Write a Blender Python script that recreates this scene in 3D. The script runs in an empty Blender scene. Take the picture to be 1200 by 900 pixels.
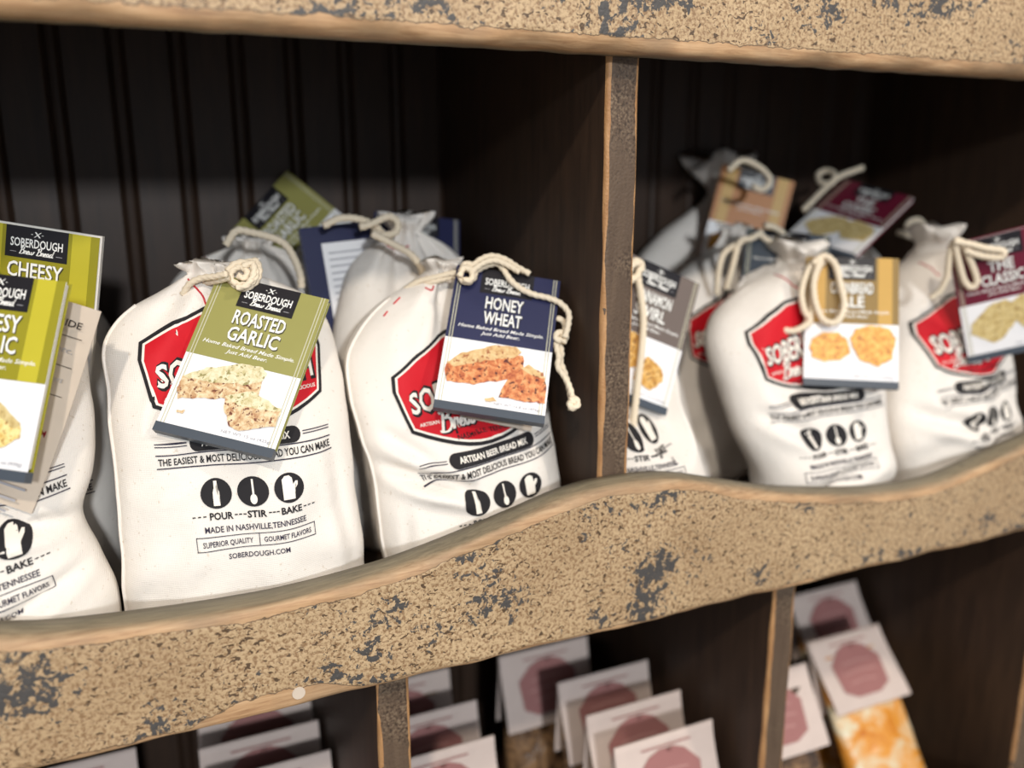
import bpy, bmesh, math, random
from mathutils import Vector, Matrix, noise
from mathutils.bvhtree import BVHTree

sc = bpy.context.scene
COL = sc.collection
R = math.radians

# ---------------------------------------------------------------- camera
cam_d = bpy.data.cameras.new('camera')
cam = bpy.data.objects.new('camera', cam_d)
COL.objects.link(cam)
yaw, pit, rol = .4201, .235, -.0026
fw = Vector((math.sin(yaw)*math.cos(pit), math.cos(yaw)*math.cos(pit), -math.sin(pit)))
rt = Vector((math.cos(yaw), -math.sin(yaw), 0))
up = rt.cross(fw)
r2 = rt*math.cos(rol) + up*math.sin(rol)
u2 = -rt*math.sin(rol) + up*math.cos(rol)
m = Matrix((r2, u2, -fw)).transposed().to_4x4()
m.translation = (-.2557, -.4237, .2749)
cam.matrix_world = m
cam_d.sensor_width = 36
cam_d.lens = 1027.23*36/1200
cam_d.clip_start = .01
cam_d.dof.use_dof = True
cam_d.dof.focus_distance = .478
cam_d.dof.aperture_fstop = 3.2
sc.camera = cam

# ---------------------------------------------------------------- world, lamps, exposure
w = bpy.data.worlds.new('shop')
sc.world = w
w.use_nodes = True
bg = w.node_tree.nodes['Background']
bg.inputs[0].default_value = (.86, .92, 1.0, 1)
bg.inputs[1].default_value = .62


def lamp(name, loc, target, size, power, col, spread=180):
    d = bpy.data.lights.new(name, 'AREA')
    d.shape = 'DISK'
    d.size = size
    d.energy = power
    d.color = col
    d.spread = R(spread)
    o = bpy.data.objects.new(name, d)
    COL.objects.link(o)
    o.location = loc
    o.rotation_euler = (Vector(target)-Vector(loc)).to_track_quat('-Z', 'Y').to_euler()
    return o


lamp('ceiling_lamp', (-.85, -1.55, 1.62), (-.1, 0, .15), .12, 30, (1, .89, .76))
lamp('ceiling_lamp', (1.15, -1.15, 1.75), (.1, 0, .15), .12, 20, (1, .89, .76))
lamp('ceiling_lamp', (.2, -1.2, 1.75), (.0, 0, .1), .5, 6, (1, .93, .85))

lamp('far_ceiling_lamp', (-.5, -4.2, 1.42), (0, 0, .2), .3, 130, (.90, .95, 1))

vs = sc.view_settings
vs.view_transform = 'Standard'
vs.look = 'None'
vs.gamma = 1
vs.use_curve_mapping = False
vs.exposure = -.36
sc.cycles.use_denoising = True
sc.cycles.max_bounces = 6


# ---------------------------------------------------------------- materials
def srgb(r, g, b):
    f = lambda c: (c/255/12.92) if c/255 <= .04045 else ((c/255+.055)/1.055)**2.4
    return (f(r), f(g), f(b), 1)


class NT:
    def __init__(s, name):
        s.m = bpy.data.materials.new(name)
        s.m.use_nodes = True
        s.t = s.m.node_tree
        s.b = s.t.nodes['Principled BSDF']
        tc = s.t.nodes.new('ShaderNodeTexCoord')
        s.obj = tc.outputs['Object']

    def n(s, typ, **kw):
        nd = s.t.nodes.new(typ)
        for k, v in kw.items():
            setattr(nd, k, v)
        return nd

    def set(s, sock, v):
        if isinstance(v, (int, float, tuple, list)):
            sock.default_value = v
        else:
            s.t.links.new(v, sock)

    def noise(s, scale, detail=3, rough=.55, vec=None, dist=0):
        nd = s.n('ShaderNodeTexNoise')
        s.set(nd.inputs['Vector'], vec if vec is not None else s.obj)
        nd.inputs['Scale'].default_value = scale
        nd.inputs['Detail'].default_value = detail
        nd.inputs['Roughness'].default_value = rough
        nd.inputs['Distortion'].default_value = dist
        return nd.outputs['Fac']

    def voro(s, scale, vec=None, feature='F1'):
        nd = s.n('ShaderNodeTexVoronoi', feature=feature)
        s.set(nd.inputs['Vector'], vec if vec is not None else s.obj)
        nd.inputs['Scale'].default_value = scale
        return nd.outputs['Distance']

    def scale(s, sx, sy, sz, rot=(0, 0, 0)):
        nd = s.n('ShaderNodeMapping')
        s.set(nd.inputs['Vector'], s.obj)
        nd.inputs['Scale'].default_value = (sx, sy, sz)
        nd.inputs['Rotation'].default_value = rot
        return nd.outputs[0]

    def ramp(s, fac, stops):
        nd = s.n('ShaderNodeValToRGB')
        s.set(nd.inputs[0], fac)
        el = nd.color_ramp.elements
        while len(el) < len(stops):
            el.new(.5)
        for e, (p, c) in zip(el, stops):
            e.position = p
            e.color = c if isinstance(c, tuple) else (c, c, c, 1)
        return nd.outputs[0]

    def mix(s, fac, a, b, blend='MIX'):
        nd = s.n('ShaderNodeMix', data_type='RGBA', blend_type=blend)
        s.set(nd.inputs[0], fac)
        s.set(nd.inputs[6], a)
        s.set(nd.inputs[7], b)
        return nd.outputs[2]

    def math(s, op, a, b=0.0, c=0.0, clamp=False):
        nd = s.n('ShaderNodeMath', operation=op, use_clamp=clamp)
        s.set(nd.inputs[0], a)
        s.set(nd.inputs[1], b)
        s.set(nd.inputs[2], c)
        return nd.outputs[0]

    def attr(s, name):
        nd = s.n('ShaderNodeAttribute', attribute_name=name)
        return nd.outputs['Fac']

    def bump(s, h, strength=.3, dist=.001):
        nd = s.n('ShaderNodeBump')
        s.set(nd.inputs['Height'], h)
        nd.inputs['Strength'].default_value = strength
        nd.inputs['Distance'].default_value = dist
        s.t.links.new(nd.outputs[0], s.b.inputs['Normal'])

    def out(s, col, rough=.6, spec=.5, **kw):
        s.set(s.b.inputs['Base Color'], col)
        s.set(s.b.inputs['Roughness'], rough)
        s.set(s.b.inputs['Specular IOR Level'], spec)
        for k, v in kw.items():
            s.set(s.b.inputs[k], v)
        return s.m


def plain(name, col, rough=.6, spec=.4):
    t = NT(name)
    v = t.noise(90, 2)
    c = t.mix(v, tuple(x*.93 for x in col[:3])+(1,), tuple(min(1, x*1.06) for x in col[:3])+(1,))
    return t.out(c, rough, spec)


def make_rail_paint():
    t = NT('crackled_paint')
    crumb = t.noise(480, 4, .65, dist=.3)
    mid = t.noise(38, 5, .7)
    big = t.noise(11, 3, .6)
    base = t.mix(t.ramp(big, [(.35, 0.0), (.65, 1.0)]), srgb(176, 148, 112), srgb(198, 170, 132))
    # little brown pits between the crumbs of paint
    base = t.mix(t.ramp(crumb, [(.40, 1.0), (.54, 0.0)]), base, srgb(138, 108, 76))
    pits = t.noise(340, 2, .5, vec=t.scale(.8, 1, 1.15, (0, R(35), 0)), dist=.8)
    dens = t.math('MULTIPLY_ADD', mid, .26, .225)
    pm = t.math('LESS_THAN', pits, t.math('ADD', dens, .02))
    base = t.mix(pm, base, srgb(86, 66, 46))
    # slate patches where the top coat has flaked away
    zone = t.ramp(t.noise(16, 3, .6, vec=t.scale(1, 1, 1.2)), [(.43, 0.0), (.70, 1.0)])
    frag = t.noise(190, 4, .68, dist=.5)
    score = t.math('MULTIPLY_ADD', zone, .36, frag)
    pmask = t.ramp(score, [(.715, 0.0), (.735, 1.0)])
    base = t.mix(pmask, base, t.mix(frag, srgb(54, 52, 52), srgb(84, 80, 76)))
    # bare wood along the rubbed edges, with a dark rim of broken paint
    d = t.attr('edge')
    wob = t.math('MULTIPLY_ADD', t.noise(60, 3, .6), .008, t.math('MULTIPLY', t.noise(260, 2), .0015))
    thr = t.math('SUBTRACT', t.math('ADD', d, wob), .0115)
    bare = t.math('LESS_THAN', thr, 0.0)
    rim = t.math('LESS_THAN', t.math('ABSOLUTE', thr), .0005)
    grain = t.noise(30, 5, .7, vec=t.scale(1, 14, 14), dist=.5)
    wood = t.ramp(grain, [(.3, srgb(148, 110, 76)), (.5, srgb(182, 144, 104)), (.7, srgb(204, 168, 128))])
    wood = t.mix(t.ramp(t.noise(24, 4), [(.42, 0.0), (.68, .65)]), wood, srgb(134, 112, 86))
    topc = t.ramp(grain, [(.3, srgb(104, 96, 78)), (.55, srgb(130, 120, 98)), (.75, srgb(146, 134, 110))])
    wood = t.mix(t.attr('stain'), wood, topc)
    c = t.mix(rim, base, srgb(108, 88, 66))
    c = t.mix(bare, c, wood)
    h = t.math('MULTIPLY_ADD', crumb, 1.0, t.math('MULTIPLY', frag, .5))
    h = t.math('MULTIPLY', h, t.math('SUBTRACT', 1.0, bare))
    h = t.math('MULTIPLY_ADD', bare, -.6, h)
    h = t.math('MULTIPLY_ADD', grain, .25, h)
    t.bump(h, .6, .0010)
    rough = t.math('MULTIPLY_ADD', bare, .16, .44)
    return t.out(c, rough, .5)


def make_brown(name, c1, c2, speck=False, rough=.5):
    t = NT(name)
    g = t.noise(16, 5, .65, vec=t.scale(9, 9, 1), dist=.4)
    c = t.ramp(g, [(.3, c1), (.7, c2)])
    if speck:
        d = t.attr('edge')
        sp = t.noise(620, 2, .5)
        zn = t.noise(22, 3, .6)
        c = t.mix(t.math('MULTIPLY', t.ramp(sp, [(.52, 0.0), (.62, 1.0)]), t.ramp(zn, [(.46, 0.0), (.64, .55)])), c, srgb(150, 130, 106))
        c = t.mix(t.math('MULTIPLY', t.ramp(sp, [(.36, 1.0), (.44, 0.0)]), t.ramp(zn, [(.4, 0.0), (.55, .7)])), c, srgb(48, 38, 30))
        wob = t.math('MULTIPLY', t.noise(26, 4, .65, vec=t.scale(1, 1, .8)), .0085)
        bare = t.math('LESS_THAN', t.math('ADD', d, wob), .0052)
        c = t.mix(bare, c, t.ramp(t.noise(40, 4, .6, vec=t.scale(5, 5, 1)), [(.3, srgb(150, 106, 66)), (.7, srgb(190, 146, 100))]))
        t.bump(t.math('MULTIPLY_ADD', sp, .8, t.math('MULTIPLY', bare, -.5)), .6, .0008)
    else:
        t.bump(g, .2, .0006)
    return t.out(c, rough, .35)


def make_cotton(name, c1, c2):
    t = NT(name)
    wv = t.n('ShaderNodeTexWave', wave_type='BANDS', bands_direction='X')
    t.set(wv.inputs['Vector'], t.obj)
    wv.inputs['Scale'].default_value = 380
    wv.inputs['Distortion'].default_value = 1.2
    wz = t.n('ShaderNodeTexWave', wave_type='BANDS', bands_direction='Z')
    t.set(wz.inputs['Vector'], t.obj)
    wz.inputs['Scale'].default_value = 380
    wz.inputs['Distortion'].default_value = 1.2
    weave = t.math('ADD', wv.outputs['Fac'], wz.outputs['Fac'])
    big = t.noise(14, 3, .5)
    c = t.mix(big, c1, c2)
    fl = t.noise(420, 1, .4)
    c = t.mix(t.ramp(fl, [(.24, .35), (.29, 0.0)]), c, srgb(186, 164, 134))
    h = t.math('MULTIPLY_ADD', weave, .10, t.math('MULTIPLY', t.noise(55, 3, .55), 1.3))
    t.bump(h, .55, .0016)
    return t.out(c, .85, .15)


def make_crumb(name, c1, c2, c3, hole):
    t = NT(name)
    v = t.noise(260, 4, .7, dist=.5)
    c = t.ramp(v, [(.3, c3), (.46, c1), (.62, c2), (.8, c2)])
    h = t.noise(420, 2, .5)
    c = t.mix(t.ramp(h, [(.33, 1.0), (.40, 0.0)]), c, hole)
    return t.out(c, .4, .4)


def make_print(name, col):          # glossy card stock
    t = NT(name)
    v = t.noise(60, 2)
    c = t.mix(v, tuple(x*.96 for x in col[:3])+(1,), tuple(min(1, x*1.04) for x in col[:3])+(1,))
    return t.out(c, .4, .28)


MAT = {}
MAT['rail'] = make_rail_paint()
MAT['brown'] = make_brown('dark_stained_wood', srgb(46, 33, 24), srgb(66, 48, 35), rough=.55)
MAT['back'] = make_brown('dark_beadboard', srgb(44, 32, 24), srgb(62, 45, 34), rough=.5)
MAT['edge'] = make_brown('worn_divider_edge', srgb(82, 66, 53), srgb(100, 82, 66), True, .5)
MAT['cotton'] = make_cotton('natural_cotton', srgb(230, 222, 212), srgb(238, 231, 222))
MAT['rope'] = make_cotton('cotton_cord', srgb(226, 208, 180), srgb(238, 224, 200))
MAT['ink'] = plain('black_fabric_ink', srgb(38, 36, 38), .75, .2)
MAT['navyink'] = plain('dark_line_ink', srgb(50, 46, 62), .75, .2)
MAT['red'] = plain('red_fabric_ink', srgb(198, 22, 36), .65, .25)
MAT['cream'] = plain('cream_fabric_ink', srgb(236, 228, 216), .8, .2)
MAT['stitch'] = plain('red_thread', srgb(196, 48, 56), .7, .2)
MAT['white'] = make_print('white_card', srgb(238, 236, 236))
MAT['page'] = plain('paper_pages', srgb(226, 220, 210), .7, .3)
MAT['kraft'] = plain('tan_leaflet_paper', srgb(204, 188, 170), .7, .3)
MAT['panel'] = make_print('black_panel', srgb(32, 30, 34))
MAT['slate'] = make_print('slate_flap', srgb(72, 79, 88))
MAT['lettering'] = make_print('white_lettering', srgb(244, 242, 236))
MAT['grey'] = make_print('grey_lettering', srgb(168, 166, 170))
MAT['shadowink'] = make_print('dark_lettering', srgb(70, 66, 52))
MAT['rule'] = make_print('pale_rule', srgb(196, 192, 168))
MAT['olive'] = make_print('olive_card', srgb(150, 146, 84))
MAT['lime'] = make_print('lime_card', srgb(150, 142, 36))
MAT['limeband'] = make_print('bright_lime_band', srgb(192, 180, 52))
MAT['navy'] = make_print('navy_card', srgb(40, 43, 76))
MAT['mocha'] = make_print('mocha_card', srgb(110, 98, 92))
MAT['mustard'] = make_print('mustard_card', srgb(140, 112, 58))
MAT['mustardband'] = make_print('amber_band', srgb(196, 154, 76))
MAT['maroon'] = make_print('maroon_card', srgb(104, 28, 48))
MAT['rust'] = make_print('rust_card', srgb(176, 110, 40))
MAT['redink'] = plain('maroon_paper_ink', srgb(160, 40, 60), .6, .3)
MAT['garlic'] = make_crumb('garlic_crumb', srgb(204, 170, 126), srgb(230, 210, 172), srgb(162, 104, 70), srgb(112, 62, 44))
MAT['garlictop'] = make_crumb('garlic_crust', srgb(218, 206, 166), srgb(232, 224, 192), srgb(186, 172, 116), srgb(150, 140, 90))
MAT['wheat'] = make_crumb('wheat_crumb', srgb(196, 112, 62), srgb(226, 160, 104), srgb(150, 60, 36), srgb(84, 34, 26))
MAT['wheattop'] = make_crumb('wheat_crust', srgb(208, 172, 118), srgb(222, 192, 142), srgb(186, 134, 82), srgb(160, 96, 56))
MAT['corn'] = make_crumb('corn_crumb', srgb(222, 158, 62), srgb(238, 190, 98), srgb(190, 112, 40), srgb(170, 94, 34))
MAT['cheese'] = make_crumb('cheese_crumb', srgb(232, 206, 130), srgb(244, 226, 160), srgb(210, 160, 70), srgb(176, 126, 60))
MAT['plainbread'] = make_crumb('pale_crumb', srgb(206, 182, 122), srgb(220, 200, 146), srgb(182, 152, 94), srgb(160, 128, 76))
MAT['cinn'] = make_crumb('cinnamon_crumb', srgb(210, 160, 80), srgb(226, 186, 120), srgb(150, 86, 40), srgb(110, 58, 30))
MAT['header'] = plain('cream_header_paper', srgb(206, 188, 178), .6, .3)
MAT['crestline'] = plain('pale_pink_ink', srgb(178, 132, 126), .6, .3)
MAT['dustyred'] = plain('dusty_red_ink', srgb(158, 108, 104), .6, .3)


def make_contents(name, c1, c2, c3, sc_=70):
    t = NT(name)
    v = t.noise(sc_, 3, .6, dist=1.0)
    c = t.ramp(v, [(.34, c3), (.48, c1), (.64, c2)])
    t.bump(v, .5, .003)
    return t.out(c, .25, .6)


MAT['soup'] = make_contents('dark_soup_mix', srgb(96, 72, 52), srgb(140, 108, 76), srgb(52, 38, 30))
MAT['pasta'] = make_contents('orange_and_pale_pasta', srgb(222, 150, 60), srgb(220, 208, 176), srgb(196, 112, 36), 28)
MAT['floor'] = plain('shop_floor', srgb(120, 104, 88), .6, .3)
MAT['shopwall'] = plain('shop_wall', srgb(150, 140, 128), .8, .2)


# ---------------------------------------------------------------- builders
def link(name, verts, faces, mats, parent=None, smooth=False, fmat=None, loc=None):
    me = bpy.data.meshes.new(name)
    me.from_pydata([tuple(v) for v in verts], [], faces)
    for mm in (mats if isinstance(mats, list) else [mats]):
        me.materials.append(MAT[mm])
    if fmat:
        me.polygons.foreach_set('material_index', fmat)
    if smooth:
        me.polygons.foreach_set('use_smooth', [True]*len(me.polygons))
    me.update()
    o = bpy.data.objects.new(name, me)
    COL.objects.link(o)
    if parent:
        o.parent = parent
    if loc:
        o.location = loc
    return o


def thing(name, label, cat, loc, group=None, mat=None):
    o = bpy.data.objects.new(name, None)
    o.empty_display_size = .02
    COL.objects.link(o)
    if mat is not None:
        o.matrix_basis = mat
    else:
        o.location = loc
    o['label'] = label
    o['category'] = cat
    if group:
        o['group'] = group
    return o


def smoothpath(pts, n=8):
    P = [Vector(p) for p in pts]
    out = []
    for i in range(len(P)-1):
        p0 = P[i-1] if i else P[i]*2-P[i+1]
        p1, p2 = P[i], P[i+1]
        p3 = P[i+2] if i+2 < len(P) else P[i+1]*2-P[i]
        for k in range(n):
            t = k/n
            out.append(.5*((2*p1)+(p2-p0)*t+(2*p0-5*p1+4*p2-p3)*t*t+(3*p1-p0-3*p2+p3)*t**3))
    out.append(P[-1])
    return out


def tube_geo(pts, r, V, F, seg=12, twist=True, n=8, taper=0):
    path = smoothpath(pts, n)
    base = len(V)
    s = 0
    nrm = None
    for i, p in enumerate(path):
        a = path[max(0, i-1)]
        b = path[min(len(path)-1, i+1)]
        t = (b-a).normalized()
        if nrm is None:
            nrm = t.orthogonal().normalized()
        nrm = (nrm-t*nrm.dot(t)).normalized()
        bi = t.cross(nrm)
        if i:
            s += (p-path[i-1]).length
        rr = r*(1+taper*i/len(path))
        for k in range(seg):
            th = 2*math.pi*k/seg
            q = rr*(1+(.13*math.cos(3*th-s*2*math.pi/.0042) if twist else 0))
            V.append(p+nrm*math.cos(th)*q+bi*math.sin(th)*q)
    m_ = len(path)
    for i in range(m_-1):
        for k in range(seg):
            a = base+i*seg+k
            b = base+i*seg+(k+1) % seg
            F.append((a, b, b+seg, a+seg))
    F.append(tuple(base+k for k in range(seg))[::-1])
    F.append(tuple(base+(m_-1)*seg+k for k in range(seg)))


def box_geo(V, F, x0, x1, y0, y1, z0, z1):
    b = len(V)
    for x in (x0, x1):
        for y in (y0, y1):
            for z in (z0, z1):
                V.append(Vector((x, y, z)))
    F += [(b, b+1, b+3, b+2), (b+4, b+6, b+7, b+5), (b, b+4, b+5, b+1), (b+2, b+3, b+7, b+6), (b, b+2, b+6, b+4), (b+1, b+5, b+7, b+3)]


def bevel_box(name, x0, x1, y0, y1, z0, z1, bev, mats, parent, smooth=False):
    bm = bmesh.new()
    bmesh.ops.create_cube(bm, size=1)
    for v in bm.verts:
        v.co = Vector((x0+(v.co.x+.5)*(x1-x0), y0+(v.co.y+.5)*(y1-y0), z0+(v.co.z+.5)*(z1-z0)))
    bmesh.ops.bevel(bm, geom=bm.edges[:], offset=bev, segments=2, affect='EDGES', profile=.6)
    me = bpy.data.meshes.new(name)
    bm.to_mesh(me)
    bm.free()
    for mm in (mats if isinstance(mats, list) else [mats]):
        me.materials.append(MAT[mm])
    o = bpy.data.objects.new(name, me)
    COL.objects.link(o)
    o.parent = parent
    return o


# flat lettering and shapes: lists of (verts2d, faces, ink, layer)
_glyph = {}


def glyphs(txt, bold=0.0, shear=0.0, spacing=1.0):
    key = (txt, bold, shear, spacing)
    if key not in _glyph:
        cu = bpy.data.curves.new('lettering', 'FONT')
        cu.body = txt
        cu.size = 1
        cu.offset = bold
        cu.shear = shear
        cu.space_character = spacing
        cu.resolution_u = 2
        ob = bpy.data.objects.new('lettering', cu)
        me = bpy.data.meshes.new_from_object(ob)
        vs_ = [(v.co.x, v.co.y) for v in me.vertices]
        fs = [tuple(p.vertices) for p in me.polygons]
        bpy.data.objects.remove(ob)
        bpy.data.curves.remove(cu)
        bpy.data.meshes.remove(me)
        xs = [v[0] for v in vs_]
        ys = [v[1] for v in vs_ if True]
        _glyph[key] = (vs_, fs, min(xs), max(xs), 0.0, max(ys))
    return _glyph[key]


def text(txt, cx, cz, width, height, ink, layer=1, bold=.02, shear=0, rot=0, warp=None, spacing=1.0, align='c'):
    """lettering fitted to width x cap height, centred at cx with its baseline at cz"""
    vs_, fs, x0, x1, y0, y1 = glyphs(txt, bold, shear, spacing)
    out = []
    sx = width/(x1-x0)
    sz = height/.727
    ca, sa = math.cos(rot), math.sin(rot)
    for x, y in vs_:
        u = (x-(x0+x1)/2)*sx
        if align == 'r':
            u -= width/2
        elif align == 'l':
            u += width/2
        v = y*sz
        if warp:
            v *= warp(u/(width/2))
        out.append((cx+u*ca-v*sa, cz+u*sa+v*ca))
    return (out, fs, ink, layer)


def poly(pts, ink, layer=0):
    return (list(pts), [tuple(range(len(pts)))], ink, layer)


def rect(x0, x1, z0, z1, ink, layer=0):
    return poly([(x0, z0), (x1, z0), (x1, z1), (x0, z1)], ink, layer)


def ellipse(cx, cz, rx, rz, ink, layer=0, n=28, wob=0, seed=0):
    return poly([(cx+rx*math.cos(2*math.pi*k/n)*(1+wob*noise.noise((k*.7, seed, 0))), cz+rz*math.sin(2*math.pi*k/n)*(1+wob*noise.noise((k*.7, seed, 3)))) for k in range(n)], ink, layer)


def pill(cx, cz, hw, hh, ink, layer=0):
    p = []
    for s, a0 in ((1, -90), (-1, 90)):
        for k in range(9):
            a = R(a0+k*22.5)
            p.append((cx+s*(hw-hh)+hh*math.cos(a), cz+hh*math.sin(a)))
    return poly(p, ink, layer)


def ribbon(pts, wd, ink, layer=1):
    P = smoothpath([(x, z, 0) for x, z in pts], 5)
    V, F = [], []
    for i, p in enumerate(P):
        t = (P[min(i+1, len(P)-1)]-P[max(i-1, 0)])
        t = t.normalized() if t.length > 1e-9 else Vector((1, 0, 0))
        k = wd*(.55+.45*abs(t.y))/2
        V += [(p.x-t.y*k, p.y+t.x*k), (p.x+t.y*k, p.y-t.x*k)]
    for i in range(len(P)-1):
        F.append((2*i, 2*i+1, 2*i+3, 2*i+2))
    return (V, F, ink, layer)


SCRIPT = {
 'B': [[(.1, 0), (.25, .9), (.3, 1.4)], [(0, 1.2), (.2, 1.45), (.55, 1.5), (.75, 1.25), (.6, .95), (.3, .85)], [(.3, .85), (.75, .8), (.85, .4), (.6, .05), (.2, 0), (-.1, .1)]],
 'r': [[(0, 0), (.1, .5), (.15, .7), (.25, .6), (.4, .65), (.4, .2), (.5, 0), (.65, .1)]],
 'e': [[(0, .1), (.25, .35), (.35, .6), (.2, .7), (.05, .4), (.1, .1), (.3, 0), (.55, .15)]],
 'w': [[(0, .6), (.05, .15), (.2, 0), (.4, .3), (.45, .6), (.45, .15), (.6, 0), (.85, .35), (.9, .65), (1.05, .6)]],
 'a': [[(.5, .6), (.25, .7), (.05, .35), (.1, .05), (.3, .05), (.5, .5), (.5, .15), (.6, 0), (.75, .1)]],
 'd': [[(.5, .6), (.25, .7), (.05, .35), (.1, .05), (.3, .05), (.55, .6), (.7, 1.4)], [(.68, 1.3), (.52, .3), (.6, 0), (.8, .1)]]}
SADV = {'B': .95, 'r': .58, 'e': .5, 'w': 1.05, 'a': .68, 'd': .75}


def script(txt, cx, cz, width, ink, layer=1, rot=0, wd=.2):
    tot = sum(SADV.get(c, .5) for c in txt)
    k = width/tot
    x = -tot/2
    out = []
    ca, sa = math.cos(rot), math.sin(rot)
    for c in txt:
        for st in SCRIPT.get(c, []):
            q = []
            for a, b in st:
                u, v = (x+a+b*.22)*k, b*k
                q.append((cx+u*ca-v*sa, cz+u*sa+v*ca))
            out.append(ribbon(q, wd*k, ink, layer))
        x += SADV.get(c, .5)
    return out


def flat_print(name, items, parent, y=-.0002, step=.00012):
    """printing laid on a flat card that faces local -y"""
    V, F, FM, mats = [], [], [], []
    for vs_, fs, ink, layer in items:
        if ink not in mats:
            mats.append(ink)
        b = len(V)
        V += [Vector((x, y-layer*step, z)) for x, z in vs_]
        for f in fs:
            F.append(tuple(b+i for i in f))
            FM.append(mats.index(ink))
    bm_fix = link(name, V, F, mats, parent, False, FM)
    return bm_fix


PLUG = (-.1906, 0, .0080)
# ---------------------------------------------------------------- the setting
o = link('floor', [(-2.5, -2.5, -1.02), (2.5, -2.5, -1.02), (2.5, .4, -1.02), (-2.5, .4, -1.02)], [(0, 1, 2, 3)], 'floor')
o['kind'] = 'structure'
o = link('wall_back', [(-2.5, .4, -1.02), (2.5, .4, -1.02), (2.5, .4, 1.9), (-2.5, .4, 1.9)], [(0, 1, 2, 3)], 'shopwall')
o['kind'] = 'structure'

# ---------------------------------------------------------------- the shelf unit
X0, X1 = -.74, .74
T = .019
YB = .2927
shelf = thing('display_shelf', 'rustic dark wood cubby shelf with crackled cream rails along its openings', 'shelf', (0, 0, -1.02))


def local(vs_, o):
    return [Vector(v)-Vector(o) for v in vs_]


SO = Vector((0, 0, -1.02))

PROF = [(-.74, .065), (-.62, .06), (-.5, .075), (-.42, .09), (-.36, .0790), (-.323, .0706), (-.302, .0667), (-.27, .0638), (-.232, .0617), (-.193, .0615), (-.141, .0662), (-.101, .0738), (-.058, .0845),
        (-.03, .0915), (-.007, .0943), (.02, .0943), (.049, .0913), (.089, .0808), (.132, .0695), (.178, .0614), (.226, .0553), (.2775, .055), (.33, .0646), (.386, .0762), (.44, .086), (.5, .08), (.62, .06), (.74, .06)]


def interp(tab, x):
    if x <= tab[0][0]:
        return tab[0][1:]
    for i in range(len(tab)-1):
        if x <= tab[i+1][0]:
            a, b = tab[i], tab[i+1]
            t = (x-a[0])/(b[0]-a[0])
            p = tab[max(0, i-1)]
            n = tab[min(len(tab)-1, i+2)]
            res = []
            for k in range(1, len(a)):
                ma = (b[k]-p[k])/(b[0]-p[0])*(b[0]-a[0])
                mb = (n[k]-a[k])/(n[0]-a[0])*(b[0]-a[0])
                t2, t3 = t*t, t*t*t
                res.append((2*t3-3*t2+1)*a[k]+(t3-2*t2+t)*ma+(-2*t3+3*t2)*b[k]+(t3-t2)*mb)
            return res
    return tab[-1][1:]


def front_rail(z0, topf, nx=500, seed=0, rt_=.006, rb=.0025, offb=lambda x: 0, offt=.0008):
    V, F, E, S = [], [], [], []
    nz = 26
    ring = None
    for i in range(nx+1):
        x = X0+(X1-X0)*i/nx
        zt = topf(x)
        rr = rt_*(.55+.9*max(0, noise.noise((x*22, seed, .3))+.35))
        rbb = rb*(.5+1.2*max(0, noise.noise((x*26, seed, 7.3))+.4))
        wz = .0006*noise.noise((x*60, seed, 2))
        pts = []
        # front face from bottom to top, rubbed corner, top, back, bottom
        pts.append((rbb, z0+wz, rbb*.5, 0))
        pts.append((rbb*.35, z0+rbb*.35+wz, 0, 0))
        for k in range(nz):
            z = z0+rbb+(zt-rr-z0-rbb)*k/(nz-1)
            e = min(z-z0+offb(x), zt-z+offt)
            y = .0005*noise.noise((x*40, z*40, seed))
            pts.append((y, z, max(0, e), 0))
        pts.append((rr*.12, zt-rr*.5, 0, 0))
        pts.append((rr*.40, zt-rr*.14, 0, .45))
        pts.append((rr*.9, zt, 0, .85))
        pts.append((T*.62, zt+.0004, 0, 1))
        pts.append((T, zt, 0, 1))
        pts.append((T, z0+wz, 0, 1))
        ring = len(pts)
        for y, z, e, s in pts:
            V.append(Vector((x, y, z)))
            E.append(e)
            S.append(s)
    for i in range(nx):
        for k in range(ring):
            a = i*ring+k
            b = i*ring+(k+1) % ring
            F.append((a, a+ring, b+ring, b))
    F.append(tuple(range(ring)))
    F.append(tuple(nx*ring+k for k in range(ring))[::-1])
    o = link('front_rail', local(V, SO), F, 'rail', shelf, True)
    for nm, vals in (('edge', E), ('stain', S)):
        at = o.data.attributes.new(nm, 'FLOAT', 'POINT')
        at.data.foreach_set('value', vals)
    return o


o = front_rail(0, lambda x: interp(PROF, x)[0], seed=1, offb=lambda x: .0045-.009*math.exp(-((x+.20)/.035)**4))
o['label'] = 'crackled cream rail with a scalloped rubbed wood top edge'
H = .3376
o = front_rail(H, lambda x: H+.093, seed=5, rt_=.003, rb=.005, offb=lambda x: -.0005)
o['label'] = 'crackled cream rail above the bags'
front_rail(-.3376, lambda x: -.3376+interp(PROF, x)[0], seed=9)
for zc in (0, H+.055, -.3376):
    V, F = [], []
    box_geo(V, F, X0, X1, T, YB, zc, zc+.018)
    link('shelf_board', local(V, SO), F, 'brown', shelf)
V, F = [], []
box_geo(V, F, X0, X1, .03, YB, -1.02, -.3376)
link('base_cabinet', local(V, SO), F, 'brown', shelf)
V, F = [], []
box_geo(V, F, X0, X1, T, YB, H+.075, H+.093)
link('top_board', local(V, SO), F, 'brown', shelf)
for s in (-1, 1):
    V, F = [], []
    box_geo(V, F, X0-.02 if s < 0 else X1, X0 if s < 0 else X1+.02, 0, YB, -1.02, H+.093)
    link('side_panel', local(V, SO), F, 'brown', shelf)


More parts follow.
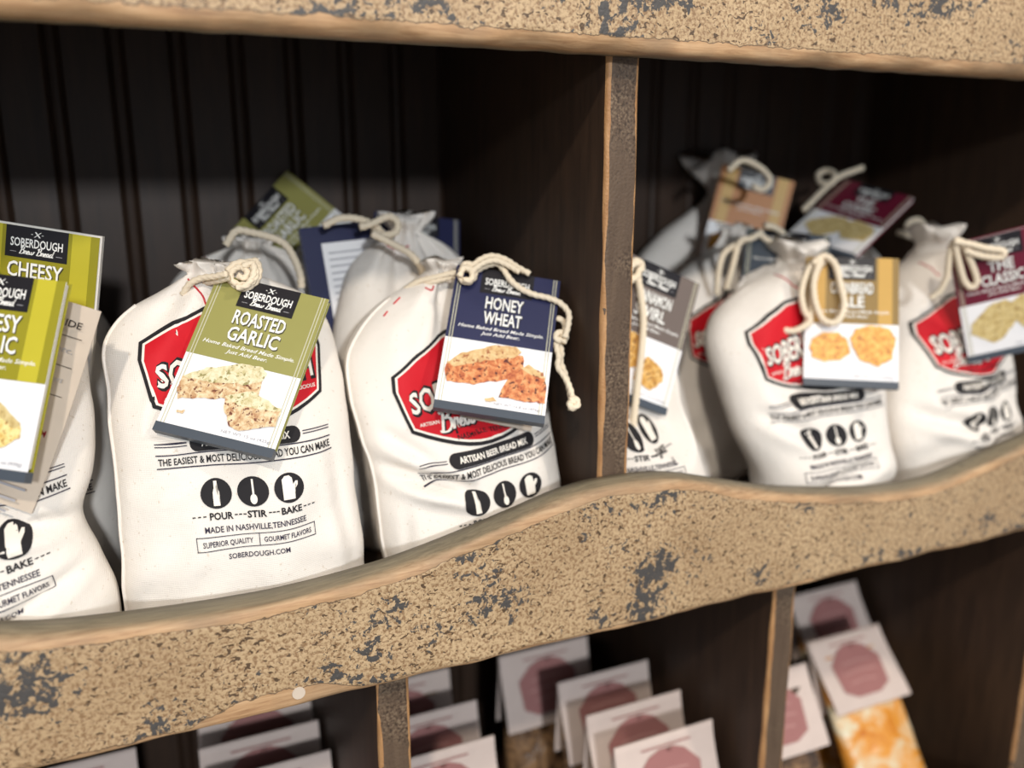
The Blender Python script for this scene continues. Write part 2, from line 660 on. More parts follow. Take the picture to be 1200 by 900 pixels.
def divider(x0, x1, z0, z1, seed):
    V, F, E = [], [], []
    n = 90
    ring = 0
    for i in range(n+1):
        z = z0+(z1-z0)*i/n
        c = .0014*(1+1.2*noise.noise((z*24, seed, 0)))
        d = .0012*(1+1.0*noise.noise((z*24, seed, 5)))
        pts = [(x0, YB, .02), (x0, .06, .02), (x0, T+c*1.6, 0.0), (x0+c*.35, T+c*.3, 0), (x0+c*1.4, T, .0002)]
        for k in range(1, 8):
            u = k/8
            xx = x0+c*1.4+(x1-d*1.4-x0-c*1.4)*u
            pts.append((xx, T+.0002*noise.noise((xx*200, z*200, seed)), min(xx-x0, (x1-xx)*2.2)))
        pts += [(x1-d*1.4, T, .0012), (x1-d*.3, T+d*.4, .0), (x1, T+d*1.6, 0), (x1, .06, .02), (x1, YB, .02)]
        ring = len(pts)
        for x, y, e in pts:
            V.append(Vector((x, y, z)))
            E.append(e)
    for i in range(n):
        for k in range(ring-1):
            a = i*ring+k
            F.append((a, a+1, a+ring+1, a+ring))
    FM = []
    for i in range(n):
        for k in range(ring-1):
            FM.append(1 if 1 < k < ring-3 else 0)
    o = link('divider', local(V, SO), F, ['brown', 'edge'], shelf, True, FM)
    at = o.data.attributes.new('edge', 'FLOAT', 'POINT')
    at.data.foreach_set('value', E)
    return o


divider(0, .0206, .018, H+.055, 3)
divider(-.47, -.45, .018, H+.055, 4)
divider(.47, .4906, .018, H+.055, 6)
for i, (a, b) in enumerate(((-.432, -.412), (-.1440, -.1242), (.1442, .1644), (.4325, .4527))):
    divider(a, b, -.3376+.018, 0, 11+i)

# beadboard back: pairs of V grooves every 41 mm
V, F = [], []
xs = []
gx = -.284
k0 = int((X0-gx)/.041)-1
for k in range(k0, 30):
    c = gx+k*.041
    for dx, dy in ((-.0066, 0), (-.0044, .003), (-.0022, 0), (0, -.0006), (.0022, 0), (.0044, .003), (.0066, 0)):
        if X0 < c+dx < X1:
            xs.append((c+dx, dy))
xs = [(X0, 0)]+xs+[(X1, 0)]
for x, dy in xs:
    for z in (-.3376, H+.093):
        V += [Vector((x, YB-.004+dy, z)), Vector((x, YB+.008, z))]
for i in range(len(xs)-1):
    b = 4*i
    F += [(b, b+4, b+6, b+2), (b+1, b+3, b+7, b+5), (b+2, b+6, b+7, b+3), (b, b+1, b+5, b+4)]
link('back_panel', local(V, SO), F, 'back', shelf)

# the plugged screw hole near the rail's lower edge
V, F = [], []
for k in range(20):
    V.append(Vector((.0034*math.cos(k*math.pi/10), -.0006, .0034*math.sin(k*math.pi/10))))
for k in range(20):
    V.append(Vector((.0038*math.cos(k*math.pi/10), .001, .0038*math.sin(k*math.pi/10))))
F = [tuple(range(20))[::-1]]+[(k, (k+1) % 20, 20+(k+1) % 20, 20+k) for k in range(20)]
o = link('screw_plug', V, F, 'kraft', shelf, loc=(PLUG[0], 0, PLUG[2]+1.02))

# ---------------------------------------------------------------- hang tags (recipe cards)
CW, CH, CT = .066, .093, .0048


def card_matrix(loc, a):
    return Matrix.Translation(loc) @ Matrix.Rotation(R(a[2]), 4, 'Z') @ Matrix.Rotation(R(a[0]), 4, 'X') @ Matrix.Rotation(R(a[1]), 4, 'Y')


def uv(u, v):
    return ((u-.5)*CW, (.5-v)*CH)


def pt(lst, ink, layer):
    return poly([uv(u, v) for u, v in lst], ink, layer)


def rough_poly(lst, amp, seed, sub=7):
    out = []
    n = len(lst)
    for i in range(n):
        a, b = lst[i], lst[(i+1) % n]
        for k in range(sub):
            t = k/sub
            u = a[0]+(b[0]-a[0])*t
            v = a[1]+(b[1]-a[1])*t
            out.append((u+amp*noise.noise((u*26, v*26, seed)), v+amp*noise.noise((u*26, v*26, seed+9))))
    return out


PICS = {
 'garlic': [('garlic', [(.06, .70), (.05, .78), (.10, .84), (.30, .80), (.60, .755), (.72, .705), (.70, .62), (.60, .60), (.3, .64)]),
            ('garlictop', [(.06, .70), (.22, .62), (.48, .545), (.66, .535), (.72, .56), (.71, .62), (.60, .66), (.30, .70)]),
            ('garlictop', [(.45, .76), (.66, .69), (.93, .76), (.95, .80), (.80, .87), (.62, .845)]),
            ('garlic', [(.45, .76), (.60, .80), (.93, .78), (.94, .87), (.66, .95), (.58, .93), (.50, .85)]), ('garlic', [(.12, .91), (.19, .90), (.18, .925), (.13, .93)])],
 'wheat': [('wheat', [(.05, .74), (.05, .82), (.08, .86), (.33, .855), (.66, .78), (.76, .69), (.74, .60), (.5, .64), (.2, .70)]),
           ('wheattop', [(.05, .73), (.18, .65), (.44, .565), (.66, .55), (.72, .575), (.66, .625), (.40, .68), (.12, .755)]),
           ('wheat', [(.62, .79), (.70, .72), (.80, .68), (.95, .725), (.985, .80), (.985, .915), (.80, .925), (.56, .915)]),
           ('wheattop', [(.72, .70), (.80, .665), (.94, .71), (.96, .745), (.82, .73)]), ('wheattop', [(.44, .94), (.52, .925), (.55, .95), (.46, .965)])],
 'corn': [('corn', [(.06, .76), (.08, .68), (.2, .63), (.36, .62), (.46, .68), (.49, .78), (.40, .84), (.2, .86), (.09, .83)]),
          ('corn', [(.49, .66), (.55, .585), (.72, .55), (.9, .58), (.97, .65), (.93, .82), (.78, .88), (.6, .84), (.52, .74)])],
 'plain': [('plainbread', [(.08, .80), (.09, .72), (.32, .58), (.48, .555), (.56, .60), (.6, .74), (.40, .90), (.3, .92)]),
           ('plainbread', [(.5, .62), (.66, .545), (.9, .58), (.96, .66), (.94, .80), (.66, .85), (.56, .76)])],
 'cheese': [('cheese', [(.1, .60), (.3, .57), (.46, .60), (.62, .65), (.88, .77), (.90, .83), (.76, .90), (.45, .95), (.1, .92)]), ('plainbread', [(.3, .56), (.46, .575), (.64, .64), (.88, .76), (.84, .79), (.6, .70), (.4, .63)]), ('cheese', [(.5, .95), (.62, .93), (.66, .955), (.54, .965)])],
 'cinn': [('cinn', [(.05, .62), (.2, .53), (.44, .56), (.56, .66), (.52, .78), (.3, .86), (.05, .8)]),
          ('cinn', [(.52, .76), (.62, .68), (.82, .74), (.86, .82), (.74, .92), (.5, .88)])],
}


def recipe_card(label, loc, a, colour, title, pic, band=None, weight='NET WT 15 oz (425g)', back=False, split=.545, group=None, detail=True, title_w=.455, pages=0):
    mtx = card_matrix(loc, a)
    root = thing('recipe_card', label, 'recipe card', None, group or 'recipe cards hung on the bread mix bags', mtx)
    o_cover = bevel_box('cover', -CW/2, CW/2, 0, .0006, -CH/2, CH/2, .00025, 'white', root)
    bevel_box('page_block', -CW/2+.0012, CW/2-.0012+pages, .0007, CT-.0007, -CH/2+.0015, CH/2-.0010+pages, .0002, 'page', root)
    bevel_box('back_cover', -CW/2, CW/2, CT-.0006, CT, -CH/2, CH/2, .00025, colour, root)
    # folded lip along the lower edge
    V = [(-CW/2, -.0012, -CH/2-.0052), (CW/2, -.0012, -CH/2-.0052), (CW/2, -.0010, -CH/2), (-CW/2, -.0010, -CH/2),
         (-CW/2, CT, -CH/2-.0052), (CW/2, CT, -CH/2-.0052), (CW/2, CT, -CH/2-.0001), (-CW/2, CT, -CH/2-.0001)]
    o = link('bottom_flap', [Vector(v) for v in V], [(0, 1, 2, 3), (4, 7, 6, 5), (0, 4, 5, 1), (3, 2, 6, 7), (0, 3, 7, 4), (1, 5, 6, 2)], 'slate', root)
    o['label'] = 'slate grey folded lip'
    it = []
    if back:
        it.append(pt([(0, 0), (1, 0), (1, 1), (0, 1)], colour, 0))
        it.append(pt([(.2, .13), (.95, .13), (.95, .92), (.2, .92)], 'white', 1))
        for k in range(14):
            u1 = .88-.12*(k % 3 == 2)
            it.append(pt([(.26, .2+k*.05), (u1, .2+k*.05), (u1, .212+k*.05), (.26, .212+k*.05)], 'grey', 2))
        flat_print('front_print', it, o_cover)
        return root
    it.append(pt([(0, 0), (1, 0), (1, split), (0, split)], colour, 0))
    if band:
        it.append(pt([(.78, 0), (.93, 0), (.93, split), (.78, split)], band, 1))
        it.append(pt([(.07, 0), (.22, 0), (.22, split), (.07, split)], band, 1))
    else:
        for u in (.035, .06, .94, .965):
            it.append(pt([(u-.004, 0), (u+.004, 0), (u+.004, 1), (u-.004, 1)], 'rule', 1))
    it.append(pt([(.25, .0), (.75, .0), (.75, .185), (.25, .185)], 'panel', 2))
    # crossed whisk and spoon mark
    for s in (-1, 1):
        it.append(pt([(.5-s*.022, .024), (.5-s*.022+.012, .022), (.5+s*.022+.006, .054), (.5+s*.022-.006, .056)], 'lettering', 3))
        it.append(pt([(.5+s*.035, .038), (.5+s*.05, .038), (.5+s*.05, .041), (.5+s*.035, .041)], 'lettering', 3))
    c = uv(.5, .118)
    it.append(text('SOBERDOUGH', c[0], c[1], CW*.42, CH*.052, 'lettering', 3, .018))
    c = uv(.5, .160)
    it += script('Brew Bread', c[0], c[1], CW*.27, 'lettering', 3, 0, .24)
    for s in (-1, 1):
        it.append(pt([(.5+s*.16, .150), (.5+s*.21, .150), (.5+s*.21, .153), (.5+s*.16, .153)], 'grey', 3))
    n = len(title)
    for k, ln in enumerate(title):
        hgt = .093
        c = uv(.5, .298+k*.112)
        wd = CW*title_w*min(1.0, .2+.13*len(ln))
        it.append(text(ln, c[0]+.0005, c[1]-.0005, wd, CH*hgt, 'shadowink', 3, .02))
        it.append(text(ln, c[0], c[1], wd, CH*hgt, 'lettering', 4, .016))
    v0 = .298+(max(1, n)-1)*.112+.048
    c = uv(.5, v0)
    it.append(text('Home Baked Bread Made Simple.', c[0], c[1], CW*.80, CH*.025, 'lettering', 3, .008, .3))
    c = uv(.5, v0+.038)
    it.append(text('Just Add Beer.', c[0], c[1], CW*.36, CH*.025, 'lettering', 3, .008, .3))
    c = uv(.95, .975)
    it.append(text(weight, c[0], c[1], CW*.42, CH*.018, 'grey', 2, .008, align='r'))
    flat_print('front_print', it, o_cover)
    items = []
    for j, (ink, lst) in enumerate(PICS[pic]):
        items.append(poly([uv(u, v) for u, v in rough_poly(lst, .012, j*3.1+len(title)+len(pic))], ink, 3+j))
    o = flat_print('bread_picture', items, o_cover, -.0003)
    o['label'] = 'printed picture of baked bread'
    return root


# cords, traced through the air in metres
ROPES = {
'b1a': [(-0.2236,0.112,0.2081),(-0.2197,0.108,0.2143),(-0.2133,0.104,0.2178),(-0.2064,0.098,0.219),(-0.2005,0.092,0.2208)],
'b1b': [(-0.2112,0.11,0.2146),(-0.2054,0.101,0.2162),(-0.1995,0.094,0.2186)],
'b1coil': [(-0.1994,0.101,0.2213),(-0.1943,0.1022,0.2253),(-0.1879,0.1001,0.2257),(-0.1842,0.0952,0.2212),(-0.1869,0.092,0.2158),(-0.1934,0.0931,0.214),(-0.1979,0.0969,0.2168),(-0.1967,0.0999,0.2213),(-0.1919,0.0999,0.2235),(-0.1887,0.0965,0.2207),(-0.1911,0.095,0.2176),(-0.194,0.0971,0.219)],
'b1ring': [(-0.1884,0.1034,0.2255),(-0.1828,0.102,0.2263),(-0.182,0.0974,0.2208),(-0.1852,0.0941,0.215),(-0.1916,0.094,0.2119),(-0.1966,0.0977,0.2142),(-0.1987,0.1013,0.2178)],
'b1ring2': [(-0.1911,0.0981,0.2241),(-0.1855,0.097,0.2254),(-0.1861,0.0926,0.2195),(-0.1905,0.0902,0.2142),(-0.1961,0.0913,0.2129)],
'b2a': [(-0.0893,0.118,0.2025),(-0.0822,0.111,0.2084),(-0.0731,0.104,0.2114),(-0.0638,0.098,0.2142),(-0.058,0.092,0.2146)],
'b2b': [(-0.084,0.12,0.2036),(-0.0753,0.106,0.208),(-0.0642,0.1,0.2114),(-0.0565,0.093,0.2117)],
'b2k1': [(-0.0617,0.0882,0.2162),(-0.0574,0.0903,0.2206),(-0.0534,0.0875,0.2185),(-0.0544,0.0836,0.2131),(-0.0594,0.0825,0.2098),(-0.0628,0.0855,0.2123),(-0.0604,0.0885,0.2171),(-0.0558,0.0871,0.2171)],
'b2k2': [(-0.0648,0.0832,0.2136),(-0.0604,0.0856,0.2185),(-0.0564,0.0829,0.2164),(-0.0583,0.0797,0.2116),(-0.0628,0.0811,0.2117)],
'b2c': [(-0.0564,0.0873,0.2171),(-0.0487,0.0891,0.2224),(-0.0407,0.0886,0.2248),(-0.0331,0.0847,0.2227),(-0.0272,0.0794,0.2181),(-0.0207,0.0743,0.214)],
'b2d': [(-0.057,0.0827,0.216),(-0.049,0.084,0.2207),(-0.0408,0.083,0.2226),(-0.0335,0.0785,0.2195),(-0.028,0.0738,0.2155)],
'b2e': [(-0.0555,0.0865,0.2139),(-0.0471,0.0874,0.2182),(-0.0383,0.0862,0.2201),(-0.0352,0.0825,0.2166),(-0.0329,0.0772,0.2106),(-0.0283,0.072,0.2056),(-0.0216,0.0673,0.202),(-0.0135,0.0633,0.1999),(-0.0073,0.0591,0.1969),(-0.004,0.0539,0.1915),(-0.0062,0.0495,0.1848),(-0.0108,0.0451,0.1774)],
'b2f': [(-0.0089,0.0605,0.1871),(-0.0052,0.0582,0.1856),(-0.0058,0.0547,0.1808),(-0.0102,0.0531,0.1771),(-0.0138,0.0506,0.1724),(-0.0144,0.0457,0.1659),(-0.0168,0.0421,0.1604),(-0.0146,0.0372,0.1548),(-0.0136,0.0323,0.1488),(-0.014,0.0279,0.143),(-0.0141,0.0245,0.1385)],
'b2g': [(-0.0067,0.0507,0.1804),(-0.0118,0.0487,0.1758),(-0.0145,0.0503,0.1768),(-0.0114,0.0519,0.18),(-0.0081,0.049,0.1776),(-0.0109,0.047,0.1739)],
'b2h': [(-0.0103,0.0538,0.1737),(-0.0109,0.0492,0.1676),(-0.0131,0.0459,0.1625),(-0.0127,0.0408,0.156),(-0.0128,0.0359,0.1495),(-0.0135,0.0312,0.1432),(-0.0156,0.027,0.137)],
'b2i': [(-0.0171,0.0255,0.1428),(-0.0137,0.0254,0.144),(-0.0132,0.0228,0.1409),(-0.0168,0.0226,0.1392),(-0.018,0.0247,0.1415),(-0.0146,0.0247,0.1427)],
'Ea': [(0.227,0.0786,0.2145),(0.22,0.0823,0.2125),(0.2127,0.0836,0.2055),(0.205,0.0806,0.1899),(0.2034,0.0746,0.1764),(0.2049,0.0696,0.1689),(0.1936,0.0736,0.1619),(0.1852,0.0806,0.1645),(0.189,0.0811,0.1703)],
'Eb': [(0.2197,0.0792,0.2138),(0.212,0.0763,0.1982),(0.2091,0.0701,0.1828),(0.211,0.0624,0.1705),(0.2188,0.0568,0.1698),(0.2256,0.0583,0.1813),(0.2268,0.0654,0.1966),(0.2269,0.0724,0.21),(0.2217,0.0787,0.2153),(0.2139,0.081,0.2098)],
'Ec': [(0.2266,0.0809,0.2133),(0.2199,0.0813,0.2054),(0.2134,0.0785,0.1917),(0.2085,0.0727,0.1743),(0.2021,0.0719,0.1646)],
'Ga': [(0.3198,0.0488,0.226),(0.3257,0.0478,0.2105),(0.3326,0.0461,0.1948),(0.3378,0.0432,0.1899),(0.3392,0.0408,0.1961),(0.3309,0.0433,0.2129),(0.3244,0.0459,0.2239),(0.3198,0.0488,0.226)],
'Gb': [(0.3176,0.0469,0.2252),(0.327,0.0403,0.2231),(0.3373,0.0332,0.22),(0.3457,0.0272,0.2184),(0.346,0.028,0.2136),(0.3354,0.0358,0.2144),(0.3247,0.0429,0.2186)],
'Gc': [(0.3219,0.0516,0.2236),(0.3225,0.0536,0.2124),(0.3245,0.0551,0.1987),(0.3234,0.0585,0.1871),(0.3191,0.0634,0.1799)],
'Fa': [(0.3799,0.2043,0.28),(0.3711,0.2068,0.2768),(0.3594,0.2102,0.2724),(0.3405,0.2078,0.2621),(0.3191,0.2023,0.2492),(0.3087,0.1995,0.2429)],
'Fb': [(0.3479,0.208,0.2658),(0.3422,0.2169,0.2668),(0.3477,0.2263,0.2734),(0.3559,0.2259,0.2773),(0.3578,0.2167,0.2744),(0.3479,0.208,0.2658)],
'Fc': [(0.3986,0.165,0.2259),(0.402,0.165,0.2319),(0.4135,0.165,0.2332),(0.4233,0.167,0.2252),(0.4182,0.168,0.2167),(0.4082,0.17,0.2192),(0.3995,0.175,0.2223)],
'B2a': [(-0.1923,0.165,0.2311),(-0.185,0.165,0.2401),(-0.1761,0.165,0.239),(-0.1642,0.165,0.2356),(-0.1552,0.165,0.2307),(-0.1496,0.165,0.221),(-0.1463,0.165,0.2097),(-0.146,0.165,0.2017)],
'C2a': [(-0.1283,0.17,0.2414),(-0.1166,0.17,0.2464),(-0.1034,0.17,0.2454),(-0.0935,0.17,0.241),(-0.0869,0.17,0.2346)],
'C2b': [(-0.1049,0.165,0.2402),(-0.0965,0.165,0.2424),(-0.0845,0.165,0.247),(-0.0783,0.165,0.2428),(-0.0801,0.165,0.2363),(-0.0884,0.165,0.2346),(-0.0967,0.165,0.2368)],
'C2c': [(-0.1008,0.15,0.237),(-0.0862,0.15,0.2294),(-0.0746,0.15,0.2225),(-0.068,0.15,0.214),(-0.0656,0.15,0.2073)],
'Da': [(0.0621,0.0909,0.2135),(0.068,0.0917,0.2169),(0.0719,0.0907,0.2131),(0.068,0.0894,0.2077),(0.0687,0.0862,0.1949),(0.0687,0.0817,0.1765),(0.0643,0.0763,0.1548),(0.0596,0.0719,0.1369),(0.0542,0.0666,0.1155),(0.0497,0.0618,0.0959)],
'Db': [(0.0685,0.0884,0.2078),(0.0604,0.0876,0.2046),(0.0626,0.0899,0.2136),(0.0705,0.0904,0.216)],
'D2a': [(0.2207,0.145,0.2345),(0.2294,0.145,0.2329),(0.2395,0.145,0.2271),(0.2358,0.145,0.219),(0.2251,0.145,0.2221),(0.2161,0.145,0.2278)],
'D2b': [(0.2171,0.144,0.2297),(0.2075,0.144,0.2247),(0.1962,0.144,0.2224),(0.191,0.144,0.2042),(0.1858,0.144,0.1846)],
'D2c': [(0.2164,0.147,0.2269),(0.1939,0.147,0.2197),(0.183,0.147,0.2122),(0.1792,0.147,0.1966),(0.1786,0.147,0.1807)],
'D3a': [(0.2136,0.186,0.2773),(0.2272,0.186,0.2857),(0.2457,0.186,0.2801),(0.2576,0.186,0.27),(0.2508,0.186,0.2614),(0.2396,0.186,0.2644)],
}

CARDS = {
 'cheesy': ((-.3200, .0580, .1846), (-21.7, 5.8, -29.3)),
 'cheesy_behind': ((-.3022, .1296, .2006), (-3.6, 9.5, -19.7)),
 'roasted': ((-.1964, .0700, .1762), (-36, 15.5, -20.5)),
 'honey': ((-.0475, .0605, .1775), (-36.5, 11.6, -16.5)),
 'mocha': ((.0727, .0852, .1699), (-13.9, 23.8, -.2)),
 'corn': ((.2335, .058, .171), (-23.5, .7, -34)),
 'classic': ((.362, .033, .186), (10, -17, -37)),
 'classic_behind': ((.3378, .172, .2385), (-57, 24.8, -49.5)),
 'garlic_behind': ((-.128, .250, .229), (-26, -52, -30)),
 'navy_back': ((-.104, .184, .196), (-10, -4, 4)),
 'navy_far': ((-.050, .212, .204), (-30, 8, -6)),
 'guide_leaflet': ((-.3110, .0690, .1680), (-20, 16, -29)),
 'small_leaflet': ((-.0375, .0665, .1640), (-36, 15, -16)),
 'rust': ((.264, .222, .231), (-12, 14, -26)),
 'blue': ((.222, .118, .196), (-45, 8, -30)),
}

recipe_card('recipe card in lime green reading cheesy garlic, hanging in front at the far left', *CARDS['cheesy'], 'lime', ['CHEESY', 'GARLIC'], 'cheese', 'limeband', 'NET WT 15.2 oz (430g)')
recipe_card('recipe card in dull lime reading cheesy, standing behind the front cheesy garlic card', *CARDS['cheesy_behind'], 'lime', ['CHEESY', 'GARLIC'], 'cheese', 'limeband', 'NET WT 15.2 oz (430g)', pages=.0021)
recipe_card('olive green recipe card reading roasted garlic, tied to the bag left of centre', *CARDS['roasted'], 'olive', ['ROASTED', 'GARLIC'], 'garlic')
recipe_card('navy blue recipe card reading honey wheat, tied to the bag beside the divider', *CARDS['honey'], 'navy', ['HONEY', 'WHEAT'], 'wheat', None, 'NET WT 16.8 oz (476g)', title_w=.42)
recipe_card('grey brown recipe card reading cinnamon swirl, just right of the divider', *CARDS['mocha'], 'mocha', ['CINNAMON', 'SWIRL'], 'cinn')
recipe_card('mustard recipe card reading cornbread ale with two orange muffins', *CARDS['corn'], 'mustard', ['CORNBREAD', 'ALE'], 'corn', 'mustardband')
recipe_card('maroon recipe card reading the classic, on the rightmost front bag', *CARDS['classic'], 'maroon', ['THE', 'CLASSIC'], 'plain')
recipe_card('maroon recipe card lying tipped back on the bag behind the cornbread bag', *CARDS['classic_behind'], 'maroon', ['THE', 'CLASSIC'], 'plain')
recipe_card('olive recipe card standing on its corner in the dark behind the roasted garlic bag', *CARDS['garlic_behind'], 'olive', ['ROASTED', 'GARLIC'], 'garlic')
recipe_card('navy recipe card turned to its white text side, behind the honey wheat bag', *CARDS['navy_back'], 'navy', [], '', back=True)
recipe_card('dark navy recipe card lowest and deepest near the divider, behind the honey wheat card', *CARDS['navy_far'], 'navy', ['HONEY', 'WHEAT'], 'wheat')
recipe_card('rust and amber recipe card on the tall kraft topped bag at the back right', *CARDS['rust'], 'rust', [], 'corn', 'mustardband')
recipe_card('blue grey recipe card lying on the bag shoulder left of the cornbread card', *CARDS['blue'], 'slate', [], 'corn')

DIMS = {'guide_leaflet': (.060, .106, .005), 'small_leaflet': (.042, .090, .005)}

# leaflets that hang behind two of the cards


def leaflet(label, loc, a, w_, h_, lines):
    root = thing('paper_leaflet', label, 'leaflet', None, None, card_matrix(loc, a))
    V, F = [], []
    n = 10
    for i in range(n+1):
        z = h_/2-h_*i/n
        y = .004*math.sin(i/n*2.4)
        for x in (-w_/2, w_/2):
            V += [Vector((x, y, z)), Vector((x, y+.0003, z))]
    for i in range(n):
        b = 4*i
        F += [(b, b+4, b+6, b+2), (b+1, b+3, b+7, b+5), (b, b+1, b+5, b+4), (b+2, b+6, b+7, b+3)]
    sheet = link('sheet', V, F, 'kraft', root, True)
    if lines:
        it = []
        h2 = h_/2
        it.append(text('R GUIDE', w_*.40, h2-.012, w_*.40, .0036, 'ink', 1, .01, align='r'))
        for k, tx in enumerate(('etc.', 'lagers')):
            z = h2-.017-k*.015
            it.append(rect(-w_*.44, w_*.44, z, z+.0004, 'ink', 1))
            it.append(text(tx, w_*.40, z-.008, w_*.16, .003, 'grey', 1, 0, .2, align='r'))
        it.append(rect(-w_*.44, w_*.44, h2-.047, h2-.0466, 'ink', 1))
        it.append(text('SOBERDOUGH.COM', w_*.42, h2-.068, w_*.6, .0034, 'redink', 1, .015, align='r'))
        for k in range(6):
            it.append(rect(-w_*.2, w_*(.42-.05*(k % 3)), h2-.0775-k*.0062, h2-.0763-k*.0062, 'grey', 1))
        o = flat_print('lettering', it, sheet, -.0012, .0001)
    return root


leaflet('tan paper guide leaflet peeping out from behind the front cheesy garlic card', *CARDS['guide_leaflet'], .060, .106, True)
leaflet('small tan leaflet showing under the lower edge of the honey wheat card', *CARDS['small_leaflet'], .042, .090, False)

# ---------------------------------------------------------------- bags


def bag_front(z):
    return interp([(0, .036), (.019, .034), (.03, .030), (.06, .029), (.09, .038), (.116, .0475), (.138, .058), (.155, .067), (.175, .079), (.19, .092), (.2, .1), (.208, .106), (.214, .110), (.225, .116)], z)[0]


def bag_half(z):
    return interp([(0, .028), (.019, .029), (.03, .033), (.06, .034), (.116, .034), (.155, .032), (.175, .029), (.19, .024), (.2, .018), (.208, .013), (.214, .010), (.219, .008), (.23, .008)], z)[0]


def smooth(a, b, x):
    t = max(0, min(1, (x-a)/(b-a)))
    return t*t*(3-2*t)


PILE = 'cotton bags of bread mix on the shelf'
Z0 = .0182


def bag(label, rows, seed, dents=(), creases=(), stitch=(), ropes=(), pr=None, dy=0, full=True, hem=1.0, mat='cotton', wr=1.0, back=()):
    """rows: z, left x, right x [, front y, back y] in metres on the shelf"""
    tab = []
    for r in rows:
        z, xl, xr = r[:3]
        if len(r) > 3:
            yf, yb = r[3], r[4]
        else:
            yf = bag_front(z)+dy
            yb = yf+2*bag_half(z)
        tab.append((z, xl, xr, yf, yb))
    z0, z1 = tab[0][0], tab[-1][0]
    org = Vector(((tab[2][1]+tab[2][2])/2, (tab[2][3]+tab[2][4])/2, Z0))
    root = thing('bread_mix_bag', label, 'bag', org, PILE)
    NU, NVV = (132, 100) if full else (84, 56)
    V, F = [], []
    neckx = (tab[-1][1]+tab[-1][2])/2
    minv = [(card_matrix(*CARDS[d]).inverted(), card_matrix(*CARDS[d]), DIMS.get(d, (CW, CH, CT)), d in back) for d in tuple(dents)+tuple(back)]

    def place(z, th, grow=1.0, ruff=0):
        xl, xr, yf, yb = interp(tab, z)
        a = (xr-xl)/2
        b = (yb-yf)/2
        n = 2.25
        c, s = math.cos(th), math.sin(th)
        e = 2/n
        k = grow*(1+ruff)
        x = (xl+xr)/2+k*a*math.copysign(abs(c)**e, c)
        y = (yf+yb)/2+k*b*math.copysign(abs(s)**e, s)
        q = Vector((x, y, z))
        t = (z-z0)/(z1-z0)
        w1 = noise.noise((x*17+seed, y*9, z*13))*.0060*wr
        w2 = noise.noise((x*38+seed*2, y*15, z*26+4))*.0040*wr
        # long soft folds that run up into the gathers
        ph = math.atan2(x-neckx, max(.012, z1+.02-z))
        w3 = .0044*wr*smooth(.45, .95, t)*math.sin(ph*9+2.2*noise.noise((z*20, seed, 1))+seed)
        w3 += .0020*wr*smooth(.7, 1, t)*math.sin(ph*23+seed*2)
        # sagging diagonal folds towards the base corners
        u = (x-xl)/max(1e-4, xr-xl)
        w4 = .0032*wr*(1-smooth(.12, .5, t))*math.sin((z*1.0+abs(u-.5)*.055)*190+seed*3)*abs(u-.5)*2
        dd = (w1+w2+w3+w4)*(1-.5*abs(c)**3)
        front = max(0, -s)
        q.y += dd*(1 if s < 0 else -1)*(.35+.65*abs(s))
        q.x += (noise.noise((z*26, seed+8*(c > 0), 2))*.0022+noise.noise((z*60, seed+5*(c > 0), 5))*.0008)*abs(c)**2*smooth(0, .08, t)
        for x0_, za, x1_, zb, wd, dp in creases:
            dx, dz = x1_-x0_, zb-za
            L2 = dx*dx+dz*dz
            tt = max(0, min(1, ((x-x0_)*dx+(z-za)*dz)/L2))
            px, pz = x0_+dx*tt, za+dz*tt
            d = math.hypot(x-px, z-pz)
            sg = 1 if (z-pz) > 0 else -1
            amp = (1-abs(2*tt-1)**3)*front
            q.y += amp*(dp*math.exp(-(d/wd)**2)-.75*dp*math.exp(-((d-1.9*wd)/wd)**2)*(1 if sg < 0 else .5))
        return q

    levels = [z0+(z1-z0)*(i/NVV) for i in range(NVV+1)]
    for z in levels:
        for k in range(NU):
            V.append(place(z, 2*math.pi*k/NU))
    nr = len(levels)
    if hem:
        for j in range(1, 6):
            for k in range(NU):
                th = 2*math.pi*k/NU
                g = 1+.75*hem*smooth(0, 5, j)
                q = place(z1, th, g, .10*(j/5)*math.sin(7*th+seed)+.05*(j/5)*math.sin(11*th+2*seed))
                q.z = z1+.0024*hem*j*(1+.3*math.sin(3*th+seed))
                V.append(q)
        nr += 5
    for i, v in enumerate(V):
        for mi, mm, (dw, dh, dt), rear in minv:
            p = mi @ V[i]
            ox = max(0, abs(p.x)-dw/2-.002)
            oz = max(0, p.z-dh/2-.002, -dh/2-.0065-p.z)
            o_ = math.hypot(ox, oz)
            if o_ < .03 and abs(p.y) < .08:
                if rear:
                    lim = -.0025+o_*.95
                    if p.y > lim:
                        p.y = lim
                        V[i] = mm @ p
                else:
                    lim = dt+.0018-o_*.95
                    if p.y < lim:
                        p.y = lim
                        V[i] = mm @ p
    for v in V:
        v.y = min(v.y, YB-.0065)
    for i in range(nr-1):
        for k in range(NU):
            a = i*NU+k
            b = i*NU+(k+1) % NU
            F.append((a, b, b+NU, a+NU))
    b0 = len(V)
    V.append(sum((V[k] for k in range(NU)), Vector())/NU)
    for k in range(NU):
        F.append((b0, (k+1) % NU, k))
    b1 = len(V)
    top = (nr-1)*NU
    c = sum((V[top+k] for k in range(NU)), Vector())/NU
    c.z -= .0005
    V.append(c)
    for k in range(NU):
        F.append((b1, top+k, top+(k+1) % NU))
    pouch = link('pouch', [v-org for v in V], F, mat, root, True)
    bvh = BVHTree.FromPolygons(V, F)

    def hit(x, z):
        r = bvh.ray_cast(Vector((x, -.4, z)), Vector((0, 1, 0)))
        return r[0], r[1]

